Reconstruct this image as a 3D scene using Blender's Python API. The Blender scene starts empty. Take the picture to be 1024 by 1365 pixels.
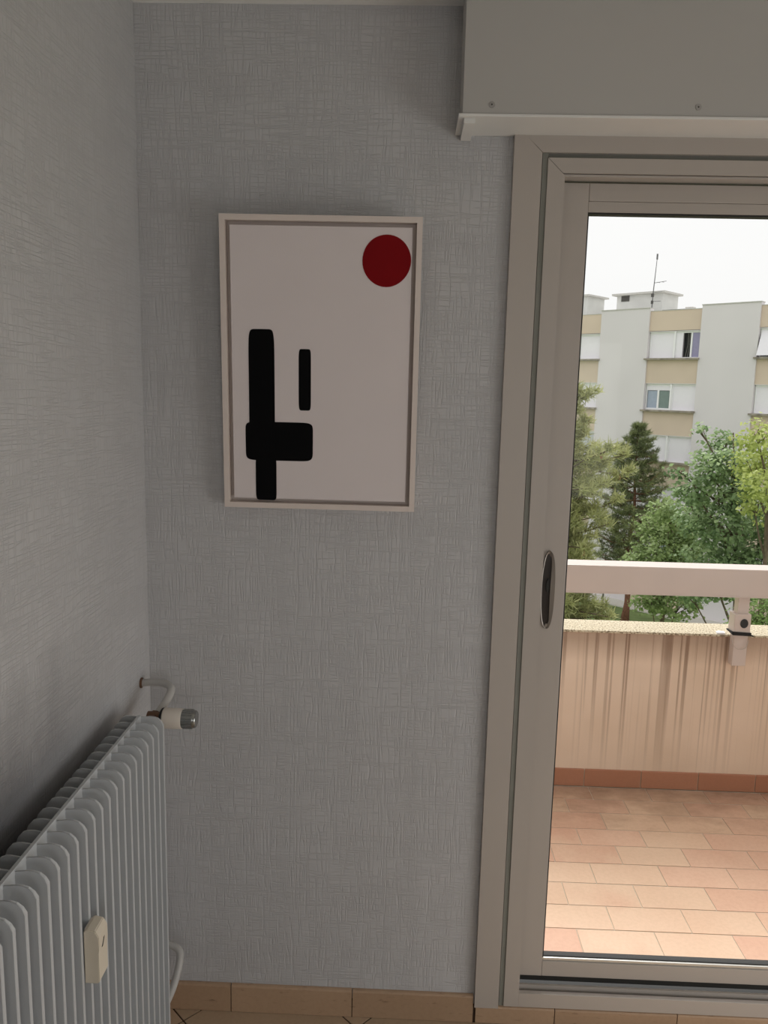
import bpy, bmesh, math, random
from math import radians, sin, cos, pi
from mathutils import Vector, Matrix
random.seed(7)
scene = bpy.context.scene
COL = scene.collection

# ------------------------------------------------------------------ camera
F_PX, PITCH, YAW, ROLL = 1038.5, .15675, .0272, .02358
CAM = Vector((0.633, -1.862, 1.668))
cam_data = bpy.data.cameras.new('camera'); cam = bpy.data.objects.new('camera', cam_data); COL.objects.link(cam)
cam_data.sensor_fit = 'VERTICAL'; cam_data.sensor_height = 36.0
cam_data.lens = F_PX / 1365 * 36.0
cam_data.clip_start = .02; cam_data.clip_end = 500
fw = Vector((-sin(YAW)*cos(PITCH), cos(YAW)*cos(PITCH), -sin(PITCH)))
r0 = Vector((cos(YAW), sin(YAW), 0)); u0 = r0.cross(fw)
rt = r0*cos(ROLL) + u0*sin(ROLL); up = -r0*sin(ROLL) + u0*cos(ROLL)
cam.matrix_world = Matrix(((rt.x, up.x, -fw.x, CAM.x), (rt.y, up.y, -fw.y, CAM.y), (rt.z, up.z, -fw.z, CAM.z), (0, 0, 0, 1)))
scene.camera = cam

# ------------------------------------------------------------------ world: bright overcast sky
w = bpy.data.worlds.new('overcast'); scene.world = w; w.use_nodes = True
nt = w.node_tree; bg = nt.nodes['Background']
tc = nt.nodes.new('ShaderNodeTexCoord'); sx = nt.nodes.new('ShaderNodeSeparateXYZ')
rmp = nt.nodes.new('ShaderNodeValToRGB')
nt.links.new(tc.outputs['Generated'], sx.inputs[0]); nt.links.new(sx.outputs['Z'], rmp.inputs[0])
rmp.color_ramp.elements[0].position = 0.0; rmp.color_ramp.elements[0].color = (.985, .985, .965, 1)
rmp.color_ramp.elements[1].position = 1.0; rmp.color_ramp.elements[1].color = (1.1, 1.11, 1.13, 1)
nt.links.new(rmp.outputs[0], bg.inputs[0]); bg.inputs[1].default_value = 1.0

def area(name, loc, aim, sx_, sy_, power, color):
    d = bpy.data.lights.new(name, 'AREA'); d.shape = 'RECTANGLE'; d.size = sx_; d.size_y = sy_
    d.energy = power; d.color = color
    o = bpy.data.objects.new(name, d); COL.objects.link(o); o.location = loc
    o.rotation_euler = (Vector(aim) - Vector(loc)).to_track_quat('-Z', 'Y').to_euler()
    return o
# thin bright patch of the cloud cover, high on the balcony side
sd = bpy.data.lights.new('cloud_sun', 'SUN'); sd.energy = 3.1; sd.angle = radians(20); sd.color = (1, .995, .98)
so = bpy.data.objects.new('cloud_sun', sd); COL.objects.link(so); so.location = (2, 6, 9)
so.rotation_euler = Vector((-.06, -.56, -.82)).to_track_quat('-Z', 'Y').to_euler()
# unseen fill lights brightening the room, set in two added windows (added_window_1 in wall_right, added_window_2 in wall_front)
area('side_fill_light', (3.07, -1.45, .72), (1.0, -.7, .25), 1.7, 1.2, 17, (1, .985, .955))
area('rear_fill_light', (1.6, -4.26, 1.45), (.9, -1.0, 1.2), 1.3, 1.2, 7, (1, .985, .955))

vs = scene.view_settings
scene.display_settings.display_device = 'sRGB'
vs.view_transform = 'Standard'; vs.look = 'None'; vs.gamma = 1; vs.use_curve_mapping = False
vs.exposure = 0.0

# ------------------------------------------------------------------ materials
def lin(c):
    return tuple(((x/255)/12.92 if x/255 <= .04045 else ((x/255+.055)/1.055)**2.4) for x in c) + (1,)
class NG:
    def __init__(s, name):
        s.m = bpy.data.materials.new(name); s.m.use_nodes = True; s.t = s.m.node_tree
        s.p = s.t.nodes['Principled BSDF']
    def n(s, k, **kw):
        o = s.t.nodes.new('ShaderNode'+k)
        for a, b in kw.items(): setattr(o, a, b)
        return o
    def l(s, a, b): s.t.links.new(a, b)
    def coord(s, scale=(1, 1, 1), space='Object'):
        if space == 'World':
            g = s.n('NewGeometry'); out = g.outputs['Position']
        else:
            g = s.n('TexCoord'); out = g.outputs[space]
        mp = s.n('Mapping'); mp.inputs['Scale'].default_value = scale; s.l(out, mp.inputs[0])
        return mp.outputs[0]
    def noise(s, co, scale, detail=3, rough=.5):
        t = s.n('TexNoise'); t.inputs['Scale'].default_value = scale; t.inputs['Detail'].default_value = detail
        t.inputs['Roughness'].default_value = rough; s.l(co, t.inputs['Vector']); return t.outputs['Fac']
    def ramp(s, f, stops):
        r = s.n('ValToRGB'); e = r.color_ramp.elements
        while len(e) < len(stops): e.new(.5)
        for i, (p, c) in enumerate(stops): e[i].position = p; e[i].color = c
        s.l(f, r.inputs[0]); return r.outputs[0]
    def mix(s, f, a, b, mode='MIX'):
        m = s.n('Mix', data_type='RGBA', blend_type=mode)
        for v, i in ((f, 0), (a, 6), (b, 7)):
            if hasattr(v, 'links'): s.l(v, m.inputs[i])
            else: m.inputs[i].default_value = v
        return m.outputs[2]
    def math(s, op, a, b=0.0):
        m = s.n('Math', operation=op)
        for v, i in ((a, 0), (b, 1)):
            if hasattr(v, 'links'): s.l(v, m.inputs[i])
            else: m.inputs[i].default_value = v
        return m.outputs[0]
    def bump(s, h, strength, dist):
        b = s.n('Bump'); b.inputs['Strength'].default_value = strength; b.inputs['Distance'].default_value = dist
        s.l(h, b.inputs['Height']); s.l(b.outputs[0], s.p.inputs['Normal'])
    def color(s, c):
        if hasattr(c, 'links'): s.l(c, s.p.inputs['Base Color'])
        else: s.p.inputs['Base Color'].default_value = c
def plain(name, rgb, rough=.5, metal=0, var=.06, scale=8, bump=0, bscale=60, spec=.5):
    g = NG(name); g.p.inputs['Roughness'].default_value = rough; g.p.inputs['Metallic'].default_value = metal
    g.p.inputs['Specular IOR Level'].default_value = spec
    co = g.coord(); c = lin(rgb)
    dark = tuple(x*(1-var) for x in c[:3])+(1,); lite = tuple(min(1, x*(1+var)) for x in c[:3])+(1,)
    g.color(g.ramp(g.noise(co, scale), [(.3, dark), (.7, lite)]))
    if bump: g.bump(g.noise(co, bscale, 4), bump, .002)
    return g.m
def wallpaper(name, rgb, soot_shade=False):
    g = NG(name); g.p.inputs['Roughness'].default_value = .62; g.p.inputs['Specular IOR Level'].default_value = .3
    c = lin(rgb)
    base = g.ramp(g.noise(g.coord(space='World'), 2.2), [(.3, tuple(x*.97 for x in c[:3])+(1,)), (.7, tuple(min(1, x*1.03) for x in c[:3])+(1,))])
    a = g.noise(g.coord((115, 115, 6), 'World'), 1, 1, .5)      # vertical threads
    b = g.noise(g.coord((6, 6, 120), 'World'), 1, 1, .5)      # horizontal threads
    a = g.math('ABSOLUTE', g.math('SUBTRACT', a, .5)); b = g.math('ABSOLUTE', g.math('SUBTRACT', b, .5))
    a = g.ramp(a, [(.0, (0, 0, 0, 1)), (.045, (1, 1, 1, 1))]); b = g.ramp(b, [(.0, (0, 0, 0, 1)), (.04, (1, 1, 1, 1))])
    h = g.math('MINIMUM', a, b)
    base = g.mix(g.math('MULTIPLY', g.math('SUBTRACT', 1.0, h), .10), base, tuple(x*.45 for x in c[:3])+(1,))
    if soot_shade:   # sooty dust over the radiator and its shadow on the wall, both painted in
        geo = g.n('NewGeometry'); sp = g.n('SeparateXYZ'); g.l(geo.outputs['Position'], sp.inputs[0])
        wob = g.noise(g.coord((1, 9, 3), 'World'), 1.4, 4)
        zz = g.math('ADD', sp.outputs['Z'], g.math('MULTIPLY', wob, -.16))
        f1 = g.n('MapRange'); f1.inputs[1].default_value = 1.13; f1.inputs[2].default_value = .91
        g.l(zz, f1.inputs[0])
        f2 = g.n('MapRange'); f2.inputs[1].default_value = -.22; f2.inputs[2].default_value = -.8; g.l(sp.outputs['Y'], f2.inputs[0])
        base = g.mix(g.math('MULTIPLY', g.math('MULTIPLY', f1.outputs[0], f2.outputs[0]), .9), base, lin((62, 62, 66)))
    g.color(base); g.bump(h, .66, .0013)
    return g.m
M = {}
M['wall'] = wallpaper('textured_wallpaper', (194, 194, 196))
M['wall_soot_shade'] = wallpaper('textured_wallpaper_soot_shade', (194, 194, 196), True)
M['ceiling'] = plain('white_ceiling_paint', (235, 235, 233), .8)
M['box'] = plain('casing_grey_paint', (182, 180, 177), .55, var=.02, scale=3)
M['box_white'] = plain('casing_white_strip', (226, 226, 224), .5, var=.02)
M['alu'] = plain('beige_lacquered_profile', (181, 173, 166), .42, var=.015, scale=3)
M['alu_lite'] = plain('glazing_bead_bright', (215, 212, 205), .25, .6, var=.03)
M['gasket'] = plain('dark_gasket', (38, 38, 36), .7)
M['groove'] = plain('grey_green_groove', (128, 129, 122), .7)
M['bronze'] = plain('dark_pull_shell', (58, 52, 48), .35, .3)
M['handle'] = plain('pull_rim_taupe', (150, 142, 134), .3, .3, var=.02)
M['frame'] = plain('picture_frame_offwhite', (222, 210, 203), .45, var=.02)
M['canvas'] = plain('white_canvas', (226, 217, 217), .75, var=.01, bump=.25, bscale=900)
M['ink'] = plain('black_paint', (6, 6, 8), .9, spec=.15)
M['red'] = plain('dark_red_paint', (128, 2, 12), .8, spec=.2)
M['rad'] = plain('radiator_enamel', (196, 199, 202), .35, var=.02)
M['pipe'] = plain('painted_pipe', (190, 188, 185), .45, var=.04)
M['brass'] = plain('old_brass', (112, 84, 66), .45, .5)
M['knob'] = plain('white_plastic_knob', (222, 214, 204), .4, var=.02)
M['chrome'] = plain('ribbed_chrome', (150, 152, 150), .22, .85)
M['cream'] = plain('cream_plastic', (220, 210, 192), .4, var=.02)
M['screw'] = plain('screw_dark', (60, 58, 56), .5, .5)
M['filler'] = plain('screw_filler', (160, 157, 154), .7)

def tile_mat(name, stops, rough=.35, scale=3.0, speck=False, grime_shade=False):
    g = NG(name); g.p.inputs['Roughness'].default_value = rough
    oi = g.n('ObjectInfo'); co = g.coord(space='World')
    f = g.math('ADD', g.math('MULTIPLY', oi.outputs['Random'], .55), g.math('MULTIPLY', g.noise(co, scale, 3), .55))
    c = g.ramp(f, stops)
    fine = g.noise(co, 90, 3)
    c = g.mix(.10, c, g.ramp(fine, [(.35, (.55, .5, .45, 1)), (.6, (1, 1, 1, 1))]), 'MULTIPLY')
    if grime_shade:   # foot of the parapet: dirt together with the parapet's shade, painted into the tiles
        gs = g.n('SeparateXYZ'); g.l(g.n('NewGeometry').outputs['Position'], gs.inputs[0]); mr = g.n('MapRange')
        mr.inputs[1].default_value = 1.02; mr.inputs[2].default_value = 1.42
        g.l(g.math('ADD', gs.outputs['Y'], g.math('MULTIPLY', g.math('SUBTRACT', g.noise(g.coord((5, 9, 1), 'World'), 1.3, 5, .65), .5), .5)), mr.inputs[0])
        c = g.mix(g.math('MULTIPLY', mr.outputs[0], .72), c, lin((112, 84, 64)))
    if speck:
        d = g.noise(g.coord((1, 5, 5), 'World'), 22, 5, .7)
        c = g.mix(g.ramp(d, [(.60, (0, 0, 0, 1)), (.72, (.7, .7, .7, 1))]), c, lin((84, 58, 40)))
    g.color(c); g.bump(g.noise(co, 40, 2), .1, .002)
    return g.m
M['terracotta'] = tile_mat('terracotta_balcony_tile', [(.15, lin((216, 180, 152))), (.45, lin((222, 190, 162))), (.6, lin((212, 168, 142))), (.85, lin((220, 182, 156)))], .22, grime_shade=True)
M['plinth'] = tile_mat('terracotta_plinth_tile', [(.2, lin((184, 130, 102))), (.8, lin((168, 114, 86)))], .4)
M['skirting'] = tile_mat('beige_skirting_tile', [(.2, lin((170, 142, 116))), (.8, lin((184, 155, 128)))], .4, 7, True)
M['floor_tile'] = tile_mat('beige_floor_tile', [(.2, lin((178, 156, 132))), (.8, lin((192, 168, 143)))], .3, 5)
M['grout_dark'] = plain('dark_grout', (70, 54, 42), .9)
M['grout_lite'] = plain('light_grout', (190, 176, 156), .9)

g = NG('stained_parapet_render'); g.p.inputs['Roughness'].default_value = .85
geo = g.n('NewGeometry'); sp = g.n('SeparateXYZ'); g.l(geo.outputs['Position'], sp.inputs[0])
c = g.ramp(g.noise(g.coord(space='World'), 3, 3), [(.3, lin((222, 198, 174))), (.7, lin((234, 211, 189)))])
st = g.noise(g.coord((44, 44, .16), 'World'), 1.0, 4, .65)
st2 = g.noise(g.coord((75, 75, .5), 'World'), 1.0, 1, .6)
low = g.noise(g.coord((9, 9, 1.6), 'World'), 1.0, 3)
fade = g.n('MapRange'); fade.inputs[1].default_value = .0; fade.inputs[2].default_value = .62; fade.inputs[3].default_value = .0
g.l(sp.outputs['Z'], fade.inputs[0])
k = g.math('MULTIPLY', g.ramp(st, [(.54, (0, 0, 0, 1)), (.585, (1, 1, 1, 1))]), fade.outputs[0])
k = g.math('MULTIPLY', k, g.ramp(low, [(.35, (.25, .25, .25, 1)), (.6, (1, 1, 1, 1))]))
c = g.mix(g.math('MULTIPLY', k, .72), c, lin((120, 92, 72)))
k2 = g.math('MULTIPLY', g.ramp(st2, [(.62, (0, 0, 0, 1)), (.66, (1, 1, 1, 1))]), fade.outputs[0])
c = g.mix(g.math('MULTIPLY', k2, .4), c, lin((112, 84, 64)))
tb = g.n('MapRange'); tb.inputs[1].default_value = .56; tb.inputs[2].default_value = .66; g.l(g.math('ADD', sp.outputs['Z'], g.math('MULTIPLY', st, .05)), tb.inputs[0])
c = g.mix(g.math('MULTIPLY', tb.outputs[0], .5), c, lin((128, 98, 76)))
g.color(c); g.bump(g.noise(g.coord(space='World'), 120, 3), .15, .003); M['parapet'] = g.m
g = NG('gravel_coping'); g.p.inputs['Roughness'].default_value = .9
co = g.coord(space='World'); v = g.n('TexVoronoi'); v.inputs['Scale'].default_value = 110; g.l(co, v.inputs['Vector'])
g.color(g.ramp(g.noise(co, 130, 3, .7), [(.38, lin((120, 108, 88))), (.47, lin((196, 182, 154))), (.62, lin((226, 216, 192)))])); g.bump(v.outputs['Distance'], .5, .004); M['coping'] = g.m
M['rail'] = plain('railing_beige_lacquer', (208, 192, 182), .35, var=.02)
M['rail_plug'] = plain('black_rubber_plug', (22, 22, 22), .5)
M['tie'] = plain('black_cord', (20, 20, 20), .7)
M['wire'] = plain('bare_wire', (190, 180, 170), .4, .6)
M['paper'] = plain('white_scrap', (245, 245, 245), .8)

def glass_mat(name, tint=(1, 1, 1, 1)):
    m = bpy.data.materials.new(name); m.use_nodes = True; t = m.node_tree; t.nodes.clear()
    o = t.nodes.new('ShaderNodeOutputMaterial'); a = t.nodes.new('ShaderNodeBsdfTransparent'); b = t.nodes.new('ShaderNodeBsdfGlossy')
    a.inputs[0].default_value = tint; b.inputs['Roughness'].default_value = .01
    fr = t.nodes.new('ShaderNodeFresnel'); fr.inputs[0].default_value = 1.3; mx = t.nodes.new('ShaderNodeMixShader')
    ge = t.nodes.new('ShaderNodeNewGeometry'); inv = t.nodes.new('ShaderNodeMath'); inv.operation = 'SUBTRACT'; inv.inputs[0].default_value = 1
    ml = t.nodes.new('ShaderNodeMath'); ml.operation = 'MULTIPLY'; t.links.new(ge.outputs['Backfacing'], inv.inputs[1])
    t.links.new(fr.outputs[0], ml.inputs[0]); t.links.new(inv.outputs[0], ml.inputs[1]); t.links.new(ml.outputs[0], mx.inputs[0]); t.links.new(a.outputs[0], mx.inputs[1]); t.links.new(b.outputs[0], mx.inputs[2]); t.links.new(mx.outputs[0], o.inputs[0])
    return m
M['glass'] = glass_mat('clear_glass', (.99, .99, .99, 1))
M['fac_grey'] = plain('facade_grey_render', (220, 215, 216), .9, var=.03, scale=.35)
M['fac_beige'] = plain('facade_beige_panel', (214, 196, 177), .9, var=.05, scale=.6)
M['housing'] = plain('weathered_concrete', (206, 206, 202), .9, var=.08, scale=1.5)
M['fac_roof'] = plain('roof_slab', (196, 194, 188), .9)
M['fac_sill'] = plain('weathered_sill', (150, 142, 130), .95, var=.35, scale=4)
M['pvc'] = plain('white_pvc', (240, 240, 240), .5, var=.01)
M['shutter'] = plain('white_shutter', (238, 235, 240), .6, var=.02)
M['shutter_grey'] = plain('grey_shutter', (196, 198, 202), .6, var=.02)
M['dark_room'] = plain('dark_interior', (26, 28, 28), .8)
M['pane_purple'] = plain('purple_curtained_pane', (150, 146, 176), .25)
M['pane_blue'] = plain('blue_pane', (160, 172, 188), .15)
M['pane_green'] = plain('green_curtained_pane', (118, 136, 130), .2)
M['curtain'] = plain('grey_curtain', (110, 110, 104), .8, var=.3, scale=20)
M['vent'] = plain('dark_vent', (80, 78, 74), .8)
M['steel'] = plain('mast_steel', (110, 110, 110), .5, .5)
M['bark'] = plain('pine_bark', (122, 84, 66), .95, var=.35, scale=9, bump=.6, bscale=20)
M['bark_grey'] = plain('grey_bark', (104, 90, 74), .95, var=.35, scale=9, bump=.6, bscale=20)
M['grass'] = plain('grass', (112, 130, 78), .95, var=.3, scale=1.2, bump=.5, bscale=30)
M['path'] = plain('pale_path', (204, 200, 190), .95, var=.06)
M['fac_out'] = plain('own_facade_render', (206, 186, 160), .9)
def leaf_mat(name, stops, scale=.9, trans=.35):
    g = NG(name); g.p.inputs['Roughness'].default_value = .55; g.p.inputs['Specular IOR Level'].default_value = .25
    at = g.n('Attribute'); at.attribute_name = 'tone'
    f = g.math('ADD', g.math('MULTIPLY', at.outputs['Fac'], .6), g.math('MULTIPLY', g.noise(g.coord(space='World'), scale, 3), .4))
    c = g.ramp(f, stops); g.color(c)
    tr = g.n('BsdfTranslucent'); g.l(c, tr.inputs[0]); mx = g.n('MixShader'); mx.inputs[0].default_value = trans
    out = g.t.nodes['Material Output']; g.l(g.p.outputs[0], mx.inputs[1]); g.l(tr.outputs[0], mx.inputs[2]); g.l(mx.outputs[0], out.inputs[0])
    return g.m
M['maple'] = leaf_mat('maple_leaves', [(.2, lin((104, 128, 88))), (.5, lin((144, 166, 120))), (.8, lin((184, 202, 152)))])
M['yellow'] = leaf_mat('yellow_green_leaves', [(.2, lin((146, 160, 88))), (.5, lin((186, 196, 116))), (.8, lin((214, 220, 148)))])
M['olive'] = leaf_mat('olive_leaves', [(.2, lin((116, 134, 86))), (.5, lin((150, 168, 112))), (.8, lin((184, 200, 140)))])
M['bush'] = leaf_mat('bush_leaves', [(.2, lin((96, 122, 66))), (.5, lin((132, 158, 92))), (.8, lin((164, 184, 118)))])
M['needle_dark'] = leaf_mat('dark_pine_needles', [(.2, lin((92, 102, 74))), (.5, lin((122, 132, 92))), (.8, lin((168, 172, 118)))], trans=.2)
M['needle_lite'] = leaf_mat('light_pine_needles', [(.2, lin((136, 140, 98))), (.5, lin((172, 174, 122))), (.8, lin((208, 206, 148)))], trans=.25)
M['cone'] = plain('pine_cone', (150, 116, 88), .9, var=.2)

# ------------------------------------------------------------------ mesh helpers
def obj(name, me_or_bm, mat=None, parent=None, smooth=False, kind=None):
    if isinstance(me_or_bm, bmesh.types.BMesh):
        me = bpy.data.meshes.new(name); bmesh.ops.recalc_face_normals(me_or_bm, faces=me_or_bm.faces[:])
        me_or_bm.to_mesh(me); me_or_bm.free()
    else: me = me_or_bm
    if smooth:
        for p in me.polygons: p.use_smooth = True
        if smooth == 'auto':
            try: me.set_sharp_from_angle(angle=radians(35))
            except Exception: pass
    o = bpy.data.objects.new(name, me); COL.objects.link(o)
    if mat is not None and not me.materials: me.materials.append(M[mat])
    if parent is not None: o.parent = parent
    if kind: o['kind'] = kind
    return o
def copy(o, parent, loc=None):
    c = o.copy(); COL.objects.link(c); c.parent = parent
    if loc is not None: c.location = loc
    return c
def thing(name, label, cat, loc=(0, 0, 0), group=None, kind=None, rz=0):
    o = bpy.data.objects.new(name, None); COL.objects.link(o); o.location = loc; o.rotation_euler.z = rz
    o.empty_display_size = .1
    if label: o['label'] = label
    if cat: o['category'] = cat
    if group: o['group'] = group
    if kind: o['kind'] = kind
    return o
def struct(name, label, cat, **k): return thing(name, label, cat, kind='structure', **k)
def box(bm, x0, x1, y0, y1, z0, z1, bev=0):
    r = bmesh.ops.create_cube(bm, size=1)
    vv = r['verts']
    for v in vv:
        v.co = Vector((x0+(v.co.x+.5)*(x1-x0), y0+(v.co.y+.5)*(y1-y0), z0+(v.co.z+.5)*(z1-z0)))
    if bev:
        es = list({e for v in vv for e in v.link_edges})
        bmesh.ops.bevel(bm, geom=es, offset=bev, segments=2, affect='EDGES', profile=.6)
    return vv
def boxo(name, d, mat, parent=None, bev=0, kind=None):
    bm = bmesh.new(); box(bm, *d, bev=bev); return obj(name, bm, mat, parent, kind=kind)
def prism(bm, pts, axis, a, b):
    """polygon pts in the two other axes extruded from a to b along axis"""
    def mk(p, t):
        if axis == 0: return (t, p[0], p[1])
        if axis == 1: return (p[0], t, p[1])
        return (p[0], p[1], t)
    A = [bm.verts.new(mk(p, a)) for p in pts]; B = [bm.verts.new(mk(p, b)) for p in pts]
    bm.faces.new(A); bm.faces.new(B[::-1])
    n = len(pts)
    for i in range(n): bm.faces.new((A[i], B[i], B[(i+1) % n], A[(i+1) % n]))
def tube(bm, pts, radii, seg=12, cap=True):
    pts = [Vector(p) for p in pts]
    if not hasattr(radii, '__len__'): radii = [radii]*len(pts)
    rings = []; prev = None
    for i, p in enumerate(pts):
        t = (pts[min(i+1, len(pts)-1)] - pts[max(i-1, 0)]).normalized()
        if prev is None:
            a = Vector((0, 0, 1)) if abs(t.z) < .9 else Vector((1, 0, 0)); u = t.cross(a).normalized()
        else: u = (prev - t*prev.dot(t)).normalized()
        prev = u; v = t.cross(u)
        rings.append([bm.verts.new(p + (u*cos(2*pi*k/seg) + v*sin(2*pi*k/seg))*radii[i]) for k in range(seg)])
    for a, b in zip(rings, rings[1:]):
        for k in range(seg): bm.faces.new((a[k], a[(k+1) % seg], b[(k+1) % seg], b[k]))
    if cap: bm.faces.new(rings[0][::-1]); bm.faces.new(rings[-1])
def smooth_path(pts, n=8):
    pts = [Vector(p) for p in pts]; P = [pts[0]] + pts + [pts[-1]]; out = []
    for i in range(1, len(P)-2):
        for k in range(n):
            t = k/n; a, b, c, d = P[i-1], P[i], P[i+1], P[i+2]
            out.append(.5*((2*b) + (c-a)*t + (2*a-5*b+4*c-d)*t*t + (3*b-a-3*c+d)*t**3))
    out.append(pts[-1]); return out
def lathe(bm, prof, axis, origin, seg=24):
    """prof = [(t, r)] along axis"""
    o = Vector(origin); rings = []
    for t, r in prof:
        ring = []
        for k in range(seg):
            a = 2*pi*k/seg
            v = [0, 0, 0]; v[axis] = t; v[(axis+1) % 3] = r*cos(a); v[(axis+2) % 3] = r*sin(a)
            ring.append(bm.verts.new(o+Vector(v)))
        rings.append(ring)
    for a, b in zip(rings, rings[1:]):
        for k in range(seg): bm.faces.new((a[k], a[(k+1) % seg], b[(k+1) % seg], b[k]))
    bm.faces.new(rings[0][::-1]); bm.faces.new(rings[-1])

# ------------------------------------------------------------------ room shell
RX, RY, RZ = 3.0, -4.2, 2.5
DX0, DX1, DZ1 = .925, 2.76, 2.2          # door opening
wb = boxo('wall_left', (-.2, 0, RY-.2, .25, -.2, RZ), 'wall_soot_shade', kind='structure')
bm = bmesh.new()
box(bm, 0, DX0, 0, .25, -.2, RZ); box(bm, DX1, RX, 0, .25, -.2, RZ); box(bm, DX0, DX1, 0, .25, DZ1, RZ); box(bm, DX0, DX1, 0, .11, -.2, .052)
obj('wall_back', bm, 'wall', kind='structure')
bm = bmesh.new()   # right wall with an added opening for the side fill light
box(bm, RX, RX+.2, RY-.2, -2.35, 0, RZ); box(bm, RX, RX+.2, -.55, .25, 0, RZ); box(bm, RX, RX+.2, -2.35, -.55, 1.5, RZ); box(bm, RX, RX+.2, -2.35, -.55, -.2, .06)
obj('wall_right', bm, 'wall', kind='structure')
bm = bmesh.new()  # front wall with an added opening for the rear fill light
box(bm, -.2, .9, RY-.2, RY, 0, RZ); box(bm, 2.3, RX+.2, RY-.2, RY, 0, RZ); box(bm, .9, 2.3, RY-.2, RY, 2.1, RZ); box(bm, .9, 2.3, RY-.2, RY, -.2, .8)
obj('wall_front', bm, 'wall', kind='structure')
boxo('ceiling', (-.2, RX+.2, RY-.2, .25, RZ, RZ+.2), 'ceiling', kind='structure')
def added_win_frame(name, a0, a1, z0, z1, axis, pos):  # frames of the two added windows that hold the fill lights
    root = struct(name, 'added white window frame, out of view, around a fill light opening', None)
    mid = (a0+a1)/2
    for i, r in enumerate([(a0, a0+.05, z0, z1), (a1-.05, a1, z0, z1), (mid-.03, mid+.03, z0, z1), (a0+.05, a1-.05, z0, z0+.05), (a0+.05, a1-.05, z1-.05, z1)]):
        d = (pos, pos+.05, r[0], r[1], r[2], r[3]) if axis == 0 else (r[0], r[1], pos, pos+.05, r[2], r[3])
        boxo('added_window_frame', d, 'pvc', root)
    return root
added_win_frame('added_window_1', -2.35, -.55, .06, 1.5, 0, RX+.10)
added_win_frame('added_window_2', .9, 2.3, .8, 2.1, 1, RY-.14)

# floor: square tiles laid on the diagonal, tile corners at x = .083 + .46 k, y = -.047
fl = struct('floor', None, None)
boxo('grout_bed', (-.2, RX+.2, RY-.2, .25, -.2, -.003), 'grout_dark', fl)
DG = .459; GAP = .003
def clip_poly(poly, x0, x1, y0, y1):
    for ax, lim, sgn in ((0, x0, 1), (0, x1, -1), (1, y0, 1), (1, y1, -1)):
        out = []
        for i in range(len(poly)):
            a, b = poly[i], poly[(i+1) % len(poly)]
            ia, ib = (a[ax]-lim)*sgn >= 0, (b[ax]-lim)*sgn >= 0
            if ia: out.append(a)
            if ia != ib:
                t = (lim-a[ax])/(b[ax]-a[ax]); out.append((a[0]+(b[0]-a[0])*t, a[1]+(b[1]-a[1])*t))
        poly = out
        if not poly: return poly
    return poly
h = DG/2
proto = None
for i in range(-2, 15):
    for j in range(-20, 2):
        if (i+j) % 2: continue
        cx, cy = .083 + (i+0)*h + h*0, -.047 + j*h
        # centres lie half a diagonal from a corner
        cx += h; pts = [(cx-h+GAP, cy), (cx, cy-h+GAP), (cx+h-GAP, cy), (cx, cy+h-GAP)]
        full = cx-h > 0 and cx+h < RX and cy+h < 0 and cy-h > RY
        if full and proto is not None:
            copy(proto, fl, (cx-px, cy-py, 0)); continue
        q = clip_poly(pts, .002, RX-.002, RY+.002, -.009)
        if len(q) < 3 or abs(sum(q[a][0]*q[(a+1) % len(q)][1]-q[(a+1) % len(q)][0]*q[a][1] for a in range(len(q)))) < .002: continue
        bm = bmesh.new(); prism(bm, q, 2, -.004, 0)
        o = obj('floor_tile', bm, 'floor_tile', fl)
        if full: proto = o; px, py = cx, cy

# skirting tiles (33 cm), joints as photographed
SK = struct('baseboard_back', 'beige tiled skirting with a rounded top edge', None)
def skirt(parent, x0, x1, ztop, y1=0.0):
    bm = bmesh.new(); r = .006
    pf = [(y1, 0.001), (y1-.010, 0.001), (y1-.010, ztop-r), (y1-.010+r*.3, ztop-r*.3), (y1-.010+r, ztop), (y1, ztop)]
    prism(bm, pf, 0, x0+.0012, x1-.0012); return obj('skirting_tile', bm, 'skirting', parent)
for a, b in ((0.0, .202), (.202, .528), (.528, .852)): skirt(SK, a, b, .080)
for a, b in ((.857, 1.068), (1.068, 1.391), (1.391, 1.717), (1.717, 2.043), (2.043, 2.369), (2.369, 2.695)): skirt(SK, a, b, .051)
skirt(SK, 2.865, 2.998, .080)
boxo('joint', (0, 2.7, -.006, 0, 0, .049), 'grout_dark', SK)
SL = struct('baseboard_left', 'beige tiled skirting along the radiator wall', None)
for k in range(12):
    y0 = -.012-.326*k; bm = bmesh.new()
    prism(bm, [(0, .001), (.010, .001), (.010, .074), (.0082, .0785), (.004, .080), (0, .080)], 1, y0-.3236, y0)
    obj('skirting_tile', bm, 'skirting', SL)

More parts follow.
